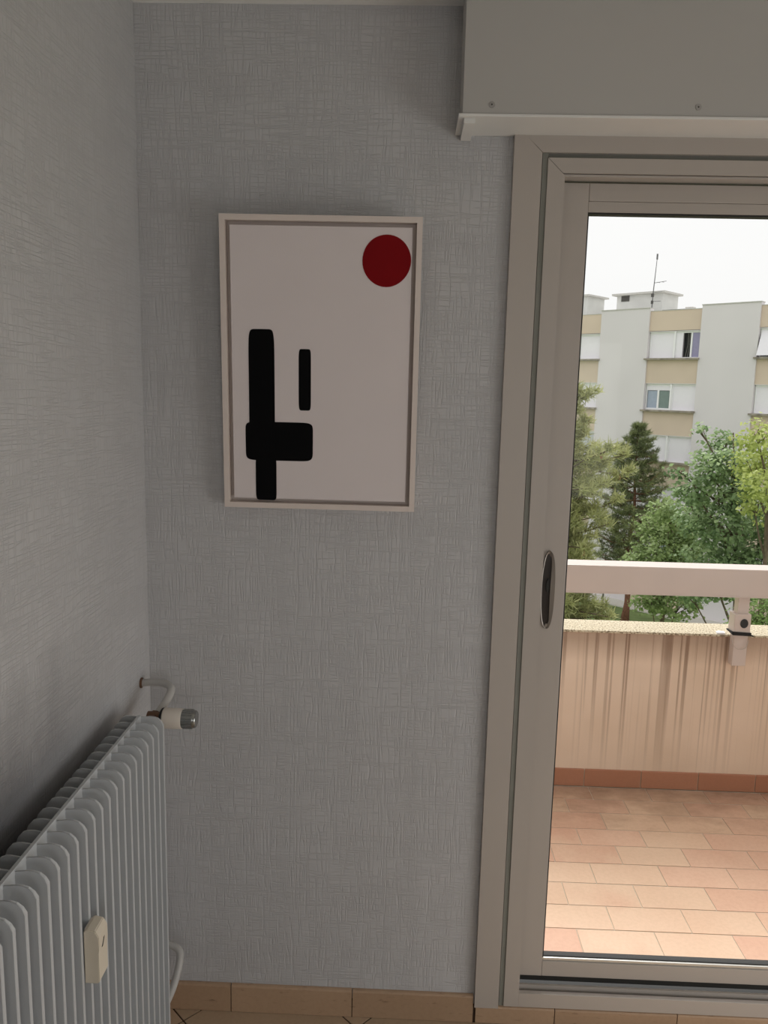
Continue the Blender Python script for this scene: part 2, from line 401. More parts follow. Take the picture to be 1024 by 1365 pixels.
# ------------------------------------------------------------------ roller shutter casing over the door
SB = thing('shutter_casing', 'grey painted roller shutter casing boxed in above the balcony door', 'shutter casing', (1.8, 0, 2.24))
def child_box(name, d, mat, root, bev=0):
    bm = bmesh.new(); L = root.location; box(bm, *d, bev=bev)
    for v in bm.verts: v.co -= L
    return obj(name, bm, mat, root)
child_box('front_panel', (.730, 2.998, -.125, -.107, 2.238, 2.4995), 'box', SB, .001)
child_box('side_panel', (.730, .744, -.107, -.0005, 2.238, 2.4995), 'box', SB, .001)
child_box('soffit_strip', (.722, 2.998, -.128, -.0005, 2.2325, 2.238), 'box_white', SB, .001)
child_box('side_batten', (.734, .757, -.118, -.0005, 2.2215, 2.2325), 'box_white', SB, .0008)
for (x, z) in ((.790, 2.2565), (1.215, 2.2570), (1.64, 2.257)):
    bm = bmesh.new(); lathe(bm, [(-.0015, .0062), (0, .0066)], 1, (x, -.125, z)); 
    for v in bm.verts: v.co -= SB.location
    s_ = obj('screw_filler', bm, 'filler', SB, smooth='auto')
    bm = bmesh.new(); lathe(bm, [(-.0022, .0014), (-.0012, .0018)], 1, (x, -.125, z), 10)
    for v in bm.verts: v.co -= SB.location
    obj('screw', bm, 'screw', s_)

# ------------------------------------------------------------------ sliding balcony door
D1 = struct('door_1', 'beige aluminium sliding balcony door', None)
bm = bmesh.new()    # left cover trim with mitred head
prism(bm, [(.854, .049), (.917, .049), (.917, 2.196), (.876, 2.2345), (.854, 2.2345)], 1, -.014, 0); obj('cover_trim', bm, 'alu', D1)
bm = bmesh.new()
prism(bm, [(.9180, 2.1968), (2.8, 2.1968), (2.8, 2.2325), (.8785, 2.2325)], 1, -.013, 0); obj('cover_trim', bm, 'alu', D1)
boxo('cover_trim', (2.80, 2.86, -.014, 0, .049, 2.2325), 'alu', D1)
boxo('shadow_groove', (.9188, .931, -.0095, .03, .055, 2.197), 'groove', D1)
boxo('shadow_groove', (.917, 2.8, -.003, .03, 2.186, 2.197), 'groove', D1)
bm = bmesh.new()
prism(bm, [(.931, .0555), (.970, .0555), (.970, 2.1485), (.931, 2.1855)], 1, -.012, .09); obj('frame_profile', bm, 'alu', D1)
bm = bmesh.new()
prism(bm, [(.9315, 2.1860), (2.79, 2.1860), (2.755, 2.1540), (.9655, 2.1540)], 1, -.012, .09); obj('frame_profile', bm, 'alu', D1)
boxo('frame_profile', (2.755, 2.79, -.012, .09, .0945, 2.1485), 'alu', D1)
bm = bmesh.new()
box(bm, .9702, 2.79, -.012, .000, .0555, .0955); obj('frame_profile', bm, 'alu', D1)
boxo('head_track', (.968, 2.755, -.007, .085, 2.1475, 2.1525), 'alu', D1)
bm = bmesh.new(); box(bm, .9702, 2.755, .012, .018, .080, .1025); obj('bottom_track', bm, 'alu', D1)
boxo('track_channel', (.9702, 2.755, .0002, .09, .0555, .080), 'gasket', D1)
def sash(x0, x1, y0, y1, nm):
    root = bpy.data.objects.new(nm, None); COL.objects.link(root); root.parent = D1
    z0, z1 = .119, 2.143; gx0, gx1, gz0, gz1 = x0+.062, x1-.062, .172, 2.076
    boxo('stile', (x0, gx0-.0004, y0, y1, z0, z1), 'alu', root, .0015)
    boxo('stile', (gx1+.0004, x1, y0, y1, z0, z1), 'alu', root, .0015)
    boxo('rail', (gx0, gx1, y0+.0004, y1, z0, gz0-.009), 'alu', root, .0015)
    boxo('rail', (gx0, gx1, y0+.0004, y1, gz1+.028, z1), 'alu', root, .0015)
    boxo('rail', (gx0, gx1, y0+.0024, y1, gz1+.004, gz1+.0275), 'alu', root, .001)
    ym = (y0+y1)/2
    boxo('glazing_bead', (gx0, gx1, y0+.004, ym+.004, gz0-.009, gz0-.001), 'alu_lite', root, .0015)
    bm = bmesh.new()
    box(bm, gx0, gx0+.003, y0+.004, y1-.003, gz0, gz1); box(bm, gx1-.003, gx1, y0+.004, y1-.003, gz0, gz1)
    box(bm, gx0, gx1, y0+.004, y1-.003, gz1, gz1+.0045); box(bm, gx0, gx1, y0+.010, y1-.003, gz0-.0035, gz0+.0015)
    box(bm, x0+.002, x1-.002, y0+.006, y1-.002, z0-.018, z0+.001)
    obj('gasket', bm, 'gasket', root)
    boxo('glass_pane', (gx0-.004, gx1+.004, ym-.002, ym+.002, gz0-.006, gz1+.006), 'glass', root)
sash(.9725, 1.86, .026, .056, 'sliding_sash'); sash(1.80, 2.752, .0585, .0865, 'sliding_sash')
boxo('gasket', (.9705, .9730, .012, .03, .098, 2.143), 'gasket', D1)
# recessed pull on the stile
H = bpy.data.objects.new('door_handle', None); COL.objects.link(H); H.parent = D1; H.location = (.9915, .026, 1.186)
bm = bmesh.new()   # dish
N = 40; hw, hh = .0155, .0985
out = [(hw*cos(2*pi*k/N), hh*sin(2*pi*k/N)) for k in range(N)]
def se(a, hw, hh, e=2.0):
    c_, s_ = cos(a), sin(a); return (hw*math.copysign(abs(c_)**(2/e), c_), hh*math.copysign(abs(s_)**(2/e), s_))
prism(bm, [se(2*pi*k/N, hw, hh, 2.4) for k in range(N)], 1, -.004, 0); obj('pull_plate', bm, 'bronze', H, smooth='auto')
bm = bmesh.new()   # raised rim, broad on the right side
ri = []; ro = []
for k in range(N):
    a = 2*pi*k/N; ox, oz = se(a, hw+.001, hh+.001, 2.4); wd = .0018 + .0085*max(0, cos(a))
    ix, iz = ox*(1-.12)-(wd if cos(a) > 0 else -.0015)*abs(cos(a)), oz*(1-.13)
    hgt = .005 + .008*max(0, cos(a))**.5
    ro.append((ox, oz, -.001)); ri.append((ox-.1*(ox-ix), oz-.1*(oz-iz), -hgt))
    ri[-1] = (ri[-1][0], ri[-1][1], -hgt); 
    out[k] = (ix, iz, -hgt+.002)
R1 = [bm.verts.new((p[0], p[2], p[1])) for p in ro]; R2 = [bm.verts.new((p[0], p[2], p[1])) for p in ri]; R3 = [bm.verts.new((p[0], p[2], p[1])) for p in out]
R4 = [bm.verts.new((p[0]*.98, -.003, p[1])) for p in out]
for A_, B_ in ((R1, R2), (R2, R3), (R3, R4)):
    for k in range(N): bm.faces.new((A_[k], A_[(k+1) % N], B_[(k+1) % N], B_[k]))
obj('pull_rim', bm, 'handle', H, smooth='auto')
bm = bmesh.new(); prism(bm, [se(2*pi*k/16, .0045, .017) for k in range(16)], 1, -.009, -.003)
o = obj('thumb_latch', bm, 'gasket', H); o.location = (-.001, 0, .012)
bm = bmesh.new(); lathe(bm, [(-.0068, .0040), (-.004, .0044)], 1, (.0005, 0, -.089), 16); obj('screw_cap', bm, 'handle', H)

# ------------------------------------------------------------------ framed canvas, leaning slightly forward
def pic():
    W, Hh = .4525, .663
    P = thing('framed_canvas', 'white floating frame with white canvas, black blocks and a red disc', 'picture', (.4285, -.034, 1.381))
    lean = math.atan2(.034, Hh); P.rotation_euler.x = lean
    x0, x1 = -W/2, W/2; t = .0125; d = .032      # front plane local y=0, back y=d
    for nm, pts in (('frame_bar', [(x0, 0), (x0+t, t), (x0+t, Hh-t), (x0, Hh)]), ('frame_bar', [(x1, 0), (x1, Hh), (x1-t, Hh-t), (x1-t, t)]),
                    ('frame_bar', [(x0, 0), (x1, 0), (x1-t, t), (x0+t, t)]), ('frame_bar', [(x0, Hh), (x0+t, Hh-t), (x1-t, Hh-t), (x1, Hh)])):
        bm = bmesh.new(); prism(bm, pts, 1, 0, d); obj(nm, bm, 'frame', P)
    boxo('backing', (x0+t-.001, x1-t+.001, d-.006, d-.001, t-.001, Hh-t+.001), 'frame', P)
    gp = .0095; cy = .0055
    boxo('canvas', (x0+t+gp, x1-t-gp, cy, d-.006, t+gp, Hh-t-gp), 'canvas', P, .0012)
    # plain abstract marks: local coordinates in metres on the canvas
    def blob(name, cx, cz, rx, rz, e, rot, seed, mat, n=44, wob=.05):
        rr = random.Random(seed); ph = [rr.uniform(0, 6.28) for _ in range(4)]
        pts = []
        for k in range(n):
            a = 2*pi*k/n; x, z = se(a, rx, rz, e); f = 1 + wob*(sin(2*a+ph[0])*.5 + sin(3*a+ph[1])*.35 + sin(5*a+ph[2])*.2)
            x, z = x*f, z*f; pts.append((cx + x*cos(rot)-z*sin(rot), cz + x*sin(rot)+z*cos(rot)))
        bm = bmesh.new(); prism(bm, pts, 1, cy-.0004-.0001*(seed % 4), cy+.0003); return obj(name, bm, mat, P)
    k = .001758                           # metres per photo pixel at the picture
    def L(u, v): return ((u-424.5)*k*.987 + .0055*(v-480)/200, Hh - (v-292)*k*.985)
    for u, v, rx, rz, e, rot, sd in ((346, 520, 17, 84, 9, .0, 3), (368, 583, 45, 26, 9, .0, 8), (349, 634, 14, 30, 9, 0, 11), (404, 500, 8, 40, 9, 0, 13)):
        cx, cz = L(u, v); blob('painted_block', cx, cz, rx*k, rz*k, e, rot, sd, 'ink', n=64, wob=.006)
    cx, cz = L(512, 346); blob('painted_disc', cx, cz, 31*k, 32*k, 2.0, 0, 31, 'red', wob=.01)
pic()

# ------------------------------------------------------------------ radiator
RD = thing('radiator', 'white finned steel radiator with wall pipes and thermostatic valve on left wall', 'radiator', (.066, -.8, .12))
def rl(bm):
    for v in bm.verts: v.co -= RD.location
    return bm
Y0, PIT, NF, ZB, ZT = -.268, .0345, 32, .12, .950
def fin(name, xi, xo, zt, y):
    bm = bmesh.new(); s = 1 if xo > xi else -1; dx = abs(xo-xi)
    pf = [(0, ZB), (dx-.006, ZB), (dx, ZB+.008), (dx, zt-.022), (dx-.004, zt-.012), (dx-.011, zt-.004), (dx-.019, zt-.0008), (dx-.028, zt), (0, zt-.002)]
    X = [(xi+s*a, b) for a, b in pf]
    prism(bm, X, 1, y-.0007, y+.0007)
    # folded lip that follows the free edge
    ins = .0022
    inner = [(0, ZB), (dx-.006-ins*.4, ZB+ins), (dx-ins, ZB+.008+ins*.4), (dx-ins, zt-.022-ins*.3), (dx-.004-ins, zt-.012-ins*.5), (dx-.011-ins*.6, zt-.004-ins), (dx-.019-ins*.3, zt-.0008-ins), (dx-.028, zt-ins), (0, zt-.002-ins)]
    for a in range(1, len(pf)-1):
        LW = [.002, .0085, .0085, .0082, .0062, .0042, .0030, .0024, .002]
        q = [(pf[a], LW[a]), (pf[a+1], LW[a+1]), (inner[a+1], LW[a+1]), (inner[a], LW[a])]
        lo = [bm.verts.new((xi+s*c_[0], y-.0008, c_[1])) for c_, _ in q]; hi = [bm.verts.new((xi+s*c_[0], y+l_, c_[1])) for c_, l_ in q]
        bm.faces.new(lo); bm.faces.new(hi[::-1])
        for e in range(4): bm.faces.new((lo[e], hi[e], hi[(e+1) % 4], lo[(e+1) % 4]))
    return obj(name, rl(bm), 'rad', RD)
pf_ = fin('front_fin', .069, .117, ZT, Y0); pb_ = fin('rear_fin', .063, .018, ZT, Y0)
for k in range(1, NF):
    copy(pf_, RD, (0, -PIT*k, 0)); copy(pb_, RD, (0, -PIT*k, 0))
bm = bmesh.new()
yE = Y0 - PIT*(NF-1) - .012
box(bm, .063, .069, yE, Y0+.010, ZB-.004, ZT-.004, bev=.002)
for k in range(NF):      # the pressed water channels show as a slightly scalloped crest
    y = Y0 - PIT*k - PIT*.5
    r = bmesh.ops.create_cube(bm, size=1)
    for v in r['verts']:
        v.co = Vector((.066+v.co.x*(.0075 if v.co.z < 0 else .0058), y+v.co.y*PIT*(1.0 if v.co.z < 0 else .99), ZT-.002+v.co.z*.009))
obj('water_panel', rl(bm), 'rad', RD)
for y in (Y0-.14, Y0-.9):
    for z in (.22, .86):
        bm = bmesh.new(); box(bm, .0005, .064, y-.012, y-.008, z-.02, z+.02); box(bm, .0005, .004, y-.025, y+.005, z-.03, z+.03); obj('wall_bracket', rl(bm), 'rad', RD)
# supply pipe, valve
bm = bmesh.new(); tube(bm, smooth_path([(.004, -.066, .945), (.030, -.067, .948), (.062, -.075, .949), (.083, -.094, .943), (.081, -.128, .926), (.071, -.172, .910)]), .0092, 14)
obj('supply_pipe', rl(bm), 'pipe', RD, smooth='auto')
bm = bmesh.new(); lathe(bm, [(0.0005, .013), (.003, .013), (.005, .009)], 0, (0, -.066, .945)); e1 = obj('pipe_collar', rl(bm), 'brass', RD, smooth='auto')
bm = bmesh.new()
tube(bm, [(.066, Y0+.002, .912), (.067, -.225, .910), (.069, -.188, .909)], [.013, .013, .012], 6); tube(bm, [(.055, -.182, .9085), (.088, -.182, .9085)], [.015, .0135], 12)
tube(bm, [(.069, -.180, .905), (.071, -.168, .914)], .0125, 6)
obj('valve_body', rl(bm), 'brass', RD, smooth='auto')
bm = bmesh.new(); lathe(bm, [(.085, .019), (.087, .0225), (.091, .0235)], 0, (0, -.182, .9085)); obj('valve_collar', rl(bm), 'gasket', RD, smooth='auto')
bm = bmesh.new(); lathe(bm, [(.091, .0215), (.093, .0235), (.118, .0238), (.134, .0232), (.1355, .0225)], 0, (0, -.182, .9085), 32); obj('thermostat_head', rl(bm), 'knob', RD, smooth='auto')
bm = bmesh.new()
prof = [(.1355, .0208), (.160, .0212), (.1655, .0200), (.168, .0175)]
lathe(bm, prof, 0, (0, -.182, .9085), 32)
for k in range(16):
    a = 2*pi*k/16; c_ = Vector((0, -.182+.0211*cos(a), .9085+.0211*sin(a))); tube(bm, [c_+Vector((.137, 0, 0)), c_+Vector((.160, 0, 0))], .0013, 6)
obj('thermostat_cap', rl(bm), 'chrome', RD, smooth='auto')
# return pipe and lockshield below
bm = bmesh.new(); tube(bm, smooth_path([(.004, -.060, .236), (.045, -.063, .238), (.080, -.073, .232), (.0905, -.094, .214), (.083, -.140, .168), (.068, -.215, .148)]), .0092, 14)
obj('return_pipe', rl(bm), 'pipe', RD, smooth='auto')
bm = bmesh.new(); tube(bm, [(.066, Y0+.002, .150), (.067, -.21, .149)], .012, 10); obj('return_union', rl(bm), 'pipe', RD, smooth='auto')
bm = bmesh.new(); lathe(bm, [(.030, .0095), (.070, .0095), (.072, .012), (.084, .012), (.086, .010)], 0, (0, -.20, .1225), 16); tube(bm, [(.064, -.20, .125), (.064, -.20, .150)], .008, 10)
obj('lockshield_valve', rl(bm), 'pipe', RD, smooth='auto')
# heat meter clipped on the fins: its own thing
HM = thing('heat_meter', 'cream plastic heat cost meter clipped to the radiator fins', 'heat meter', (.118, -.68, .70))
def hl(bm):
    for v in bm.verts: v.co -= HM.location
    return bm
HX0, HX1, HY0, HY1, HZ0, HZ1 = .1172, .143, -.706, -.668, .668, .768
bm = bmesh.new(); cz = (HZ0+HZ1)/2
prism(bm, [(HX0, HZ0), (HX1-.004, HZ0), (HX1-.001, HZ0+.004), (HX1-.001, cz+.006), (HX1, cz+.014), (HX1, HZ1-.014), (HX1-.006, HZ1-.003), (HX0+.005, HZ1), (HX0, HZ1-.004)], 1, HY0, HY1)
bmesh.ops.bevel(bm, geom=bm.edges[:], offset=.0012, segments=2, affect='EDGES')
obj('housing', hl(bm), 'cream', HM)
bm = bmesh.new(); prism(bm, [(HY0+.012, HZ1-.040), (HY0+.016, HZ1-.040), (HY0+.024, HZ1-.027), (HY0+.020, HZ1-.027)], 0, HX1-.001, HX1+.0004); obj('display_slot', hl(bm), 'gasket', HM)
boxo('back_plate', (-.0007, .0035, -.022, .008, -.028, .066), 'knob', HM)

# ------------------------------------------------------------------ balcony
ZF = -.03
BF = struct('balcony_floor', 'balcony floor of oblong terracotta tiles in staggered rows', None)
boxo('grout_bed', (-1.2, 4.6, .1105, 1.5, ZF-.2, ZF-.002), 'grout_lite', BF)
rows = [.185, .303, .421, .539, .661, .781, .897, 1.009, 1.131, 1.24, 1.3445]
bm = bmesh.new(); box(bm, 0, .2442, 0, .1158, -.006, 0, bev=.0012); tp = None
for r in range(len(rows)-1):
    off = (0 if r % 2 == 0 else -.1235)
    for k in range(-4, 9):
        x0 = 1.343 + off + .247*k - .00; y0 = rows[r]; hgt = rows[r+1]-rows[r]-.0042
        if tp is None: tp = obj('balcony_tile', bm, 'terracotta', BF); o = tp
        else: o = copy(tp, BF)
        o.location = (x0+.0015, y0+.0015, ZF); o.scale = (1, hgt/.1158, 1)
        o.rotation_euler = (random.uniform(-.003, .003), random.uniform(-.002, .002), 0)
boxo('threshold', (-1.2, 4.6, .1105, .184, ZF-.1, ZF), 'grout_lite', BF)
PP = struct('balcony_parapet', 'peach rendered balcony parapet with dark rain streaks and gravel top', None)
boxo('parapet_body', (-1.2, 4.6, 1.355, 1.50, -.3, .668), 'parapet', PP)
bm = bmesh.new(); box(bm, -1.2, 4.6, 1.350, 1.51, .6665, .677, bev=.003); obj('coping', bm, 'coping', PP)
for k in range(-8, 11):
    x0 = 1.448+.2462*k; boxo('plinth_tile', (x0+.0018, x0+.2444, 1.346, 1.3555, ZF+.001, .049), 'plinth', PP, .0015)
boxo('plinth_joint', (-1.2, 4.6, 1.3495, 1.3555, ZF, .0475), 'grout_lite', PP)
boxo('house_wall_outside', (-1.2, -.2, 0.0, .25, -.3, 2.7), 'fac_out', kind='structure')
boxo('house_wall_outside', (RX+.2, 4.6, 0.0, .25, -.3, 2.7), 'fac_out', kind='structure')

# railing
RL = thing('balcony_railing', 'broad beige metal handrail beam on posts fixed above the stained parapet', 'railing', (2.05, 1.33, .55))
def child(name, bm, mat, root, smooth=False):
    for v in bm.verts: v.co -= root.location
    return obj(name, bm, mat, root, smooth=smooth)
bm = bmesh.new(); box(bm, -1.2, 4.6, 1.300, 1.405, .8545, .9705, bev=.004); rb = child('handrail_beam', bm, 'rail', RL)
bm = bmesh.new(); box(bm, -1.2, 4.6, 1.2985, 1.302, .852, .857); child('lower_lip', bm, 'rail', RL)
for px_ in (-.62, 2.045, 3.95):
    bm = bmesh.new(); box(bm, px_-.026, px_+.030, 1.306, 1.3485, .556, .712, bev=.002); box(bm, px_-.018, px_+.022, 1.344, 1.357, .56, .66); p = child('post', bm, 'rail', RL)
    bm = bmesh.new(); box(bm, px_-.020, px_+.026, 1.312, 1.352, .770, .856, bev=.0015)
    for v in bm.verts: v.co -= RL.location
    obj('upper_post', bm, 'rail', RL)
    bm = bmesh.new(); box(bm, px_-.034, px_+.034, 1.300, 1.358, .700, .781, bev=.003); c1 = child('clamp_block', bm, 'rail', RL)
    bm = bmesh.new(); lathe(bm, [(-.004, .0175), (-.002, .0195), (.001, .0195)], 1, (px_+.006, 1.300, .742), 24)
    for v in bm.verts: v.co = Vector((px_+.006+(v.co.x-px_-.006)*.82, v.co.y, v.co.z)) - RL.location
    obj('rubber_plug', bm, 'rail_plug', c1, smooth='auto')
    if px_ == 2.045:
        bm = bmesh.new()
        for dz in (0, .005, -.004):
            q = [(px_-.037, 1.297, .699+dz), (px_+.036, 1.297, .696+dz), (px_+.037, 1.36, .696), (px_-.037, 1.36, .699), (px_-.037, 1.297, .699+dz)]
            tube(bm, q, .0032, 6)
        tube(bm, [(px_+.034, 1.297, .696), (px_+.046, 1.293, .690)], .003, 6)
        child('cord_tie', bm, 'tie', RL)
        bm = bmesh.new(); tube(bm, smooth_path([(px_-.036, 1.30, .69), (px_-.034, 1.298, .655), (px_-.01, 1.296, .632), (px_+.02, 1.296, .640), (px_+.03, 1.298, .672), (px_+.022, 1.296, .650)]), .0012, 6); child('loose_wire', bm, 'wire', RL)
sc = bmesh.new(); prism(sc, [(1.965, 1.352), (1.998, 1.351), (2.004, 1.372), (1.985, 1.383), (1.968, 1.374)], 2, .6772, .684)
o = obj('paper_scrap', sc, 'paper'); o['label'] = 'small white scrap lying on the parapet top beside the railing post'; o['category'] = 'scrap'

# ------------------------------------------------------------------ the block of flats across the green
GZ = -9.85
ANG = math.atan2(-.689, .724)
AB = thing('apartment_building', 'long grey and beige block of flats with white shutters across the green', 'building', (13.506, 40.823, GZ), rz=ANG)
def ab(name, d, mat, parent=None, bev=0, smooth=False):
    bm = bmesh.new(); box(bm, d[0], d[1], d[2], d[3], d[4]-GZ, d[5]-GZ); return obj(name, bm, mat, parent or AB)
K0, K1 = -3, 3; PER = 5.65
ab('core_wall', (K0*PER-3.1, (K1+1)*PER, .32, 11, GZ-.3, 5.9), 'fac_grey')
ab('roof_deck', (K0*PER-3.1, (K1+1)*PER, .2, 11, 5.9, 6.0), 'fac_roof')
def window(s0, s1, z0, z1, style):
    """one window part; sub-parts are panes, shutters"""
    fr = bmesh.new(); t = .05; y0, y1 = .12, .2; gz = GZ
    for d in ((s0, s0+t, z0, z1), (s1-t, s1, z0, z1), (s0+t, s1-t, z0, z0+t), (s0+t, s1-t, z1-.09, z1)): box(fr, d[0], d[1], y0, y1, d[2]-gz, d[3]-gz)
    f = obj('window', fr, 'pvc', AB); a, b, zb, zt = s0+t, s1-t, z0+t, z1-.09
    def sub(nm, d, mat): ab(nm, d, mat, f)
    if style == 'closed':
        sub('shutter', (a, b, .15, .18, zb, zt), 'shutter')
    elif style == 'grey':
        sub('shutter', (a, b, .15, .18, zb, zt), 'shutter_grey')
    elif style == 'open':        # sliding shutter pushed aside, dark room, purple pane
        w_ = b-a
        sub('shutter', (a, a+w_*.27, .10, .14, zb-.03, zt), 'shutter')
        sub('dark_opening', (a+w_*.27, a+w_*.60, .26, .28, zb, zt), 'dark_room')
        bm = bmesh.new()
        for k in range(3): x = a+w_*(.40+.07*k); tube(bm, [(x+.05, .24, zt-gz), (x+.06, .24, (zb+zt)/2-gz), (x-.05+.05*k, .24, zb-gz)], .022, 6)
        obj('curtain', bm, 'curtain', f)
        sub('mullion', (a+w_*.60, a+w_*.67, .11, .20, zb, zt), 'pvc')
        sub('pane', (a+w_*.67, b-.02, .16, .18, zb, zt), 'pane_purple')
    elif style == 'half':        # shutter box half down over a small two-pane window
        w_ = b-a; sub('shutter_box', (a, b, .13, .18, zt-.25, zt), 'shutter')
        m = (a+b)/2
        sub('pane', (a+.03, m-.05, .16, .18, zb+.05, zt-.27), 'pane_blue'); sub('pane', (m+.05, b-.03, .16, .18, zb+.05, zt-.27), 'pane_green')
        sub('mullion', (m-.05, m+.05, .12, .2, zb, zt-.25), 'pvc'); sub('bottom_rail', (a, b, .12, .2, zb, zb+.05), 'pvc')
    elif style == 'tilt':        # awning shutter pushed out at the bottom
        bm = bmesh.new(); prism(bm, [(.12, zt-GZ), (.15, zt-GZ), (-.33, zb-GZ+.02), (-.36, zb-GZ+.02)], 0, a, b); obj('shutter', bm, 'shutter', f)
        sub('dark_opening', (a, b, .22, .24, zb, zt), 'dark_room')
styles = {(0, 0): ('closed', 'open'), (0, 1): ('half', 'closed'), (0, 2): ('closed', 'closed'), (-1, 0): ('closed', 'closed'), (-1, 1): ('closed', 'closed'), (-1, 2): ('closed', 'grey'), (1, 0): ('tilt', 'closed'), (1, 1): ('closed', 'half'), (-1, 3): ('half', 'closed'), (1, 3): ('closed', 'half')}
ZS = [3.58, .88, -1.84, -4.56, -7.28]
for k in range(K0, K1+1):
    s0 = k*PER - .2; s1 = s0 + 2.80
    bm = bmesh.new(); box(bm, s0-2.85, s0, -.10, .34, -.3, 6.20-GZ); obj('wall_panel_grey', bm, 'fac_grey', AB)
    ab('coping', (s0-2.87, s0+.02, -.14, .36, 6.20, 6.24), 'fac_roof')
    ab('spandrel_panel', (s0, s1, 0, .33, 5.02, 6.04), 'fac_beige'); ab('coping', (s0, s1, -.02, .36, 6.04, 6.07), 'fac_roof')
    for r, zs in enumerate(ZS):
        zl = ZS[r+1]+1.42 if r+1 < len(ZS) else GZ-.3
        ab('spandrel_panel', (s0, s1, 0, .33, zl, zs-.07), 'fac_beige')
        ab('sill', (s0-.10, s1+.06, -.26, .20, zs-.07, zs+.02), 'fac_sill')
        a_, b_ = styles.get((k, r), ('closed', 'closed' if (k+r) % 2 else 'half'))
        top = zs+1.42
        ab('lintel', (s0, s1, .0, .33, top-.03, top), 'fac_grey')
        m = s0+1.42
        window(s0+.02, m-.04, zs+.02, top-.03, a_); window(m+.04, s1-.02, zs+.02, top-.03, b_)
        ab('pier', (m-.04, m+.04, .02, .3, zs+.02, top-.03), 'pvc')
# roof housings
ab('lift_housing', (-3.91, -1.10, 3, 4.95, 6.0, 7.36), 'housing'); ab('housing_slab', (-4.15, -.90, 2.8, 5.15, 7.36, 7.47), 'fac_roof')
ab('housing_vent', (-3.62, -3.12, 2.97, 3.02, 7.02, 7.33), 'vent')
ab('lift_housing', (-9.2, -5.86, 3, 4.95, 6.0, 7.48), 'housing'); ab('housing_slab', (-9.4, -5.66, 2.8, 5.15, 7.48, 7.58), 'fac_roof')
ab('roof_cap', (1.1, 1.5, 1.2, 1.6, 6.0, 6.3), 'fac_roof')
bm = bmesh.new(); tube(bm, [(-.35, 1.6, 6.25-GZ), (.9, 1.6, 6.25-GZ)], .02, 6); tube(bm, [(-.35, 1.6, 5.95-GZ), (-.35, 1.6, 6.25-GZ)], .02, 6); tube(bm, [(.9, 1.6, 5.95-GZ), (.9, 1.6, 6.25-GZ)], .02, 6); obj('roof_rail', bm, 'steel', AB)
def bw(s, n, z):  # building frame -> world
    return Vector((13.506 + s*cos(ANG) - n*sin(ANG), 40.823 + s*sin(ANG) + n*cos(ANG), z))
an0 = bw(-1.30, 2.2, 5.97)
AN = thing('roof_antenna', 'thin steel antenna mast with crossbars on the flat roof', 'antenna', an0, rz=ANG)
bm = bmesh.new(); tube(bm, [(0, 0, .0), (.02, 0, 1.2), (.12, 0, 3.3)], [.035, .03, .015], 8); obj('mast', bm, 'steel', AN)
bm = bmesh.new(); tube(bm, [(.05, 0, 1.85), (.75, 0, 1.90)], .015, 6); tube(bm, [(.3, -.15, 1.86), (.3, .15, 1.86)], .01, 5); tube(bm, [(.55, -.12, 1.86), (.55, .12, 1.86)], .01, 5); obj('crossbar', bm, 'steel', AN)
bm = bmesh.new(); tube(bm, [(.02, 0, 1.35), (.55, 0, 1.35)], .014, 6); tube(bm, [(.02, 0, .85), (.5, 0, .85)], .014, 6); obj('crossbar', bm, 'steel', AN)
bm = bmesh.new(); box(bm, -.06, .06, -.06, .06, 1.1, 1.28); box(bm, -.05, .05, -.05, .05, .72, .9); obj('amplifier_box', bm, 'vent', AN)
bm = bmesh.new(); box(bm, .08, .15, -.03, .03, 3.1, 3.4); obj('tip', bm, 'steel', AN)

# ------------------------------------------------------------------ grounds
import numpy as np
bm = bmesh.new(); bmesh.ops.create_grid(bm, x_segments=60, y_segments=60, size=60)
for v in bm.verts: v.co = Vector((v.co.x+10, v.co.y+50, GZ-.02 + .05*sin(v.co.x*.7)*cos(v.co.y*.5)))
obj('lawn', bm, 'grass', kind='structure')['label'] = 'green lawn between the two buildings'
bm = bmesh.new()
a = bw(-16, -1.3, GZ); b = bw(22, -1.3, GZ); c_ = bw(22, -.02, GZ); d_ = bw(-16, -.02, GZ)
prism(bm, [(p.x, p.y) for p in (a, b, c_, d_)], 2, GZ-.1, GZ+.06); o = obj('footpath', bm, 'path', kind='structure'); o['label'] = 'pale paved path along the foot of the building'

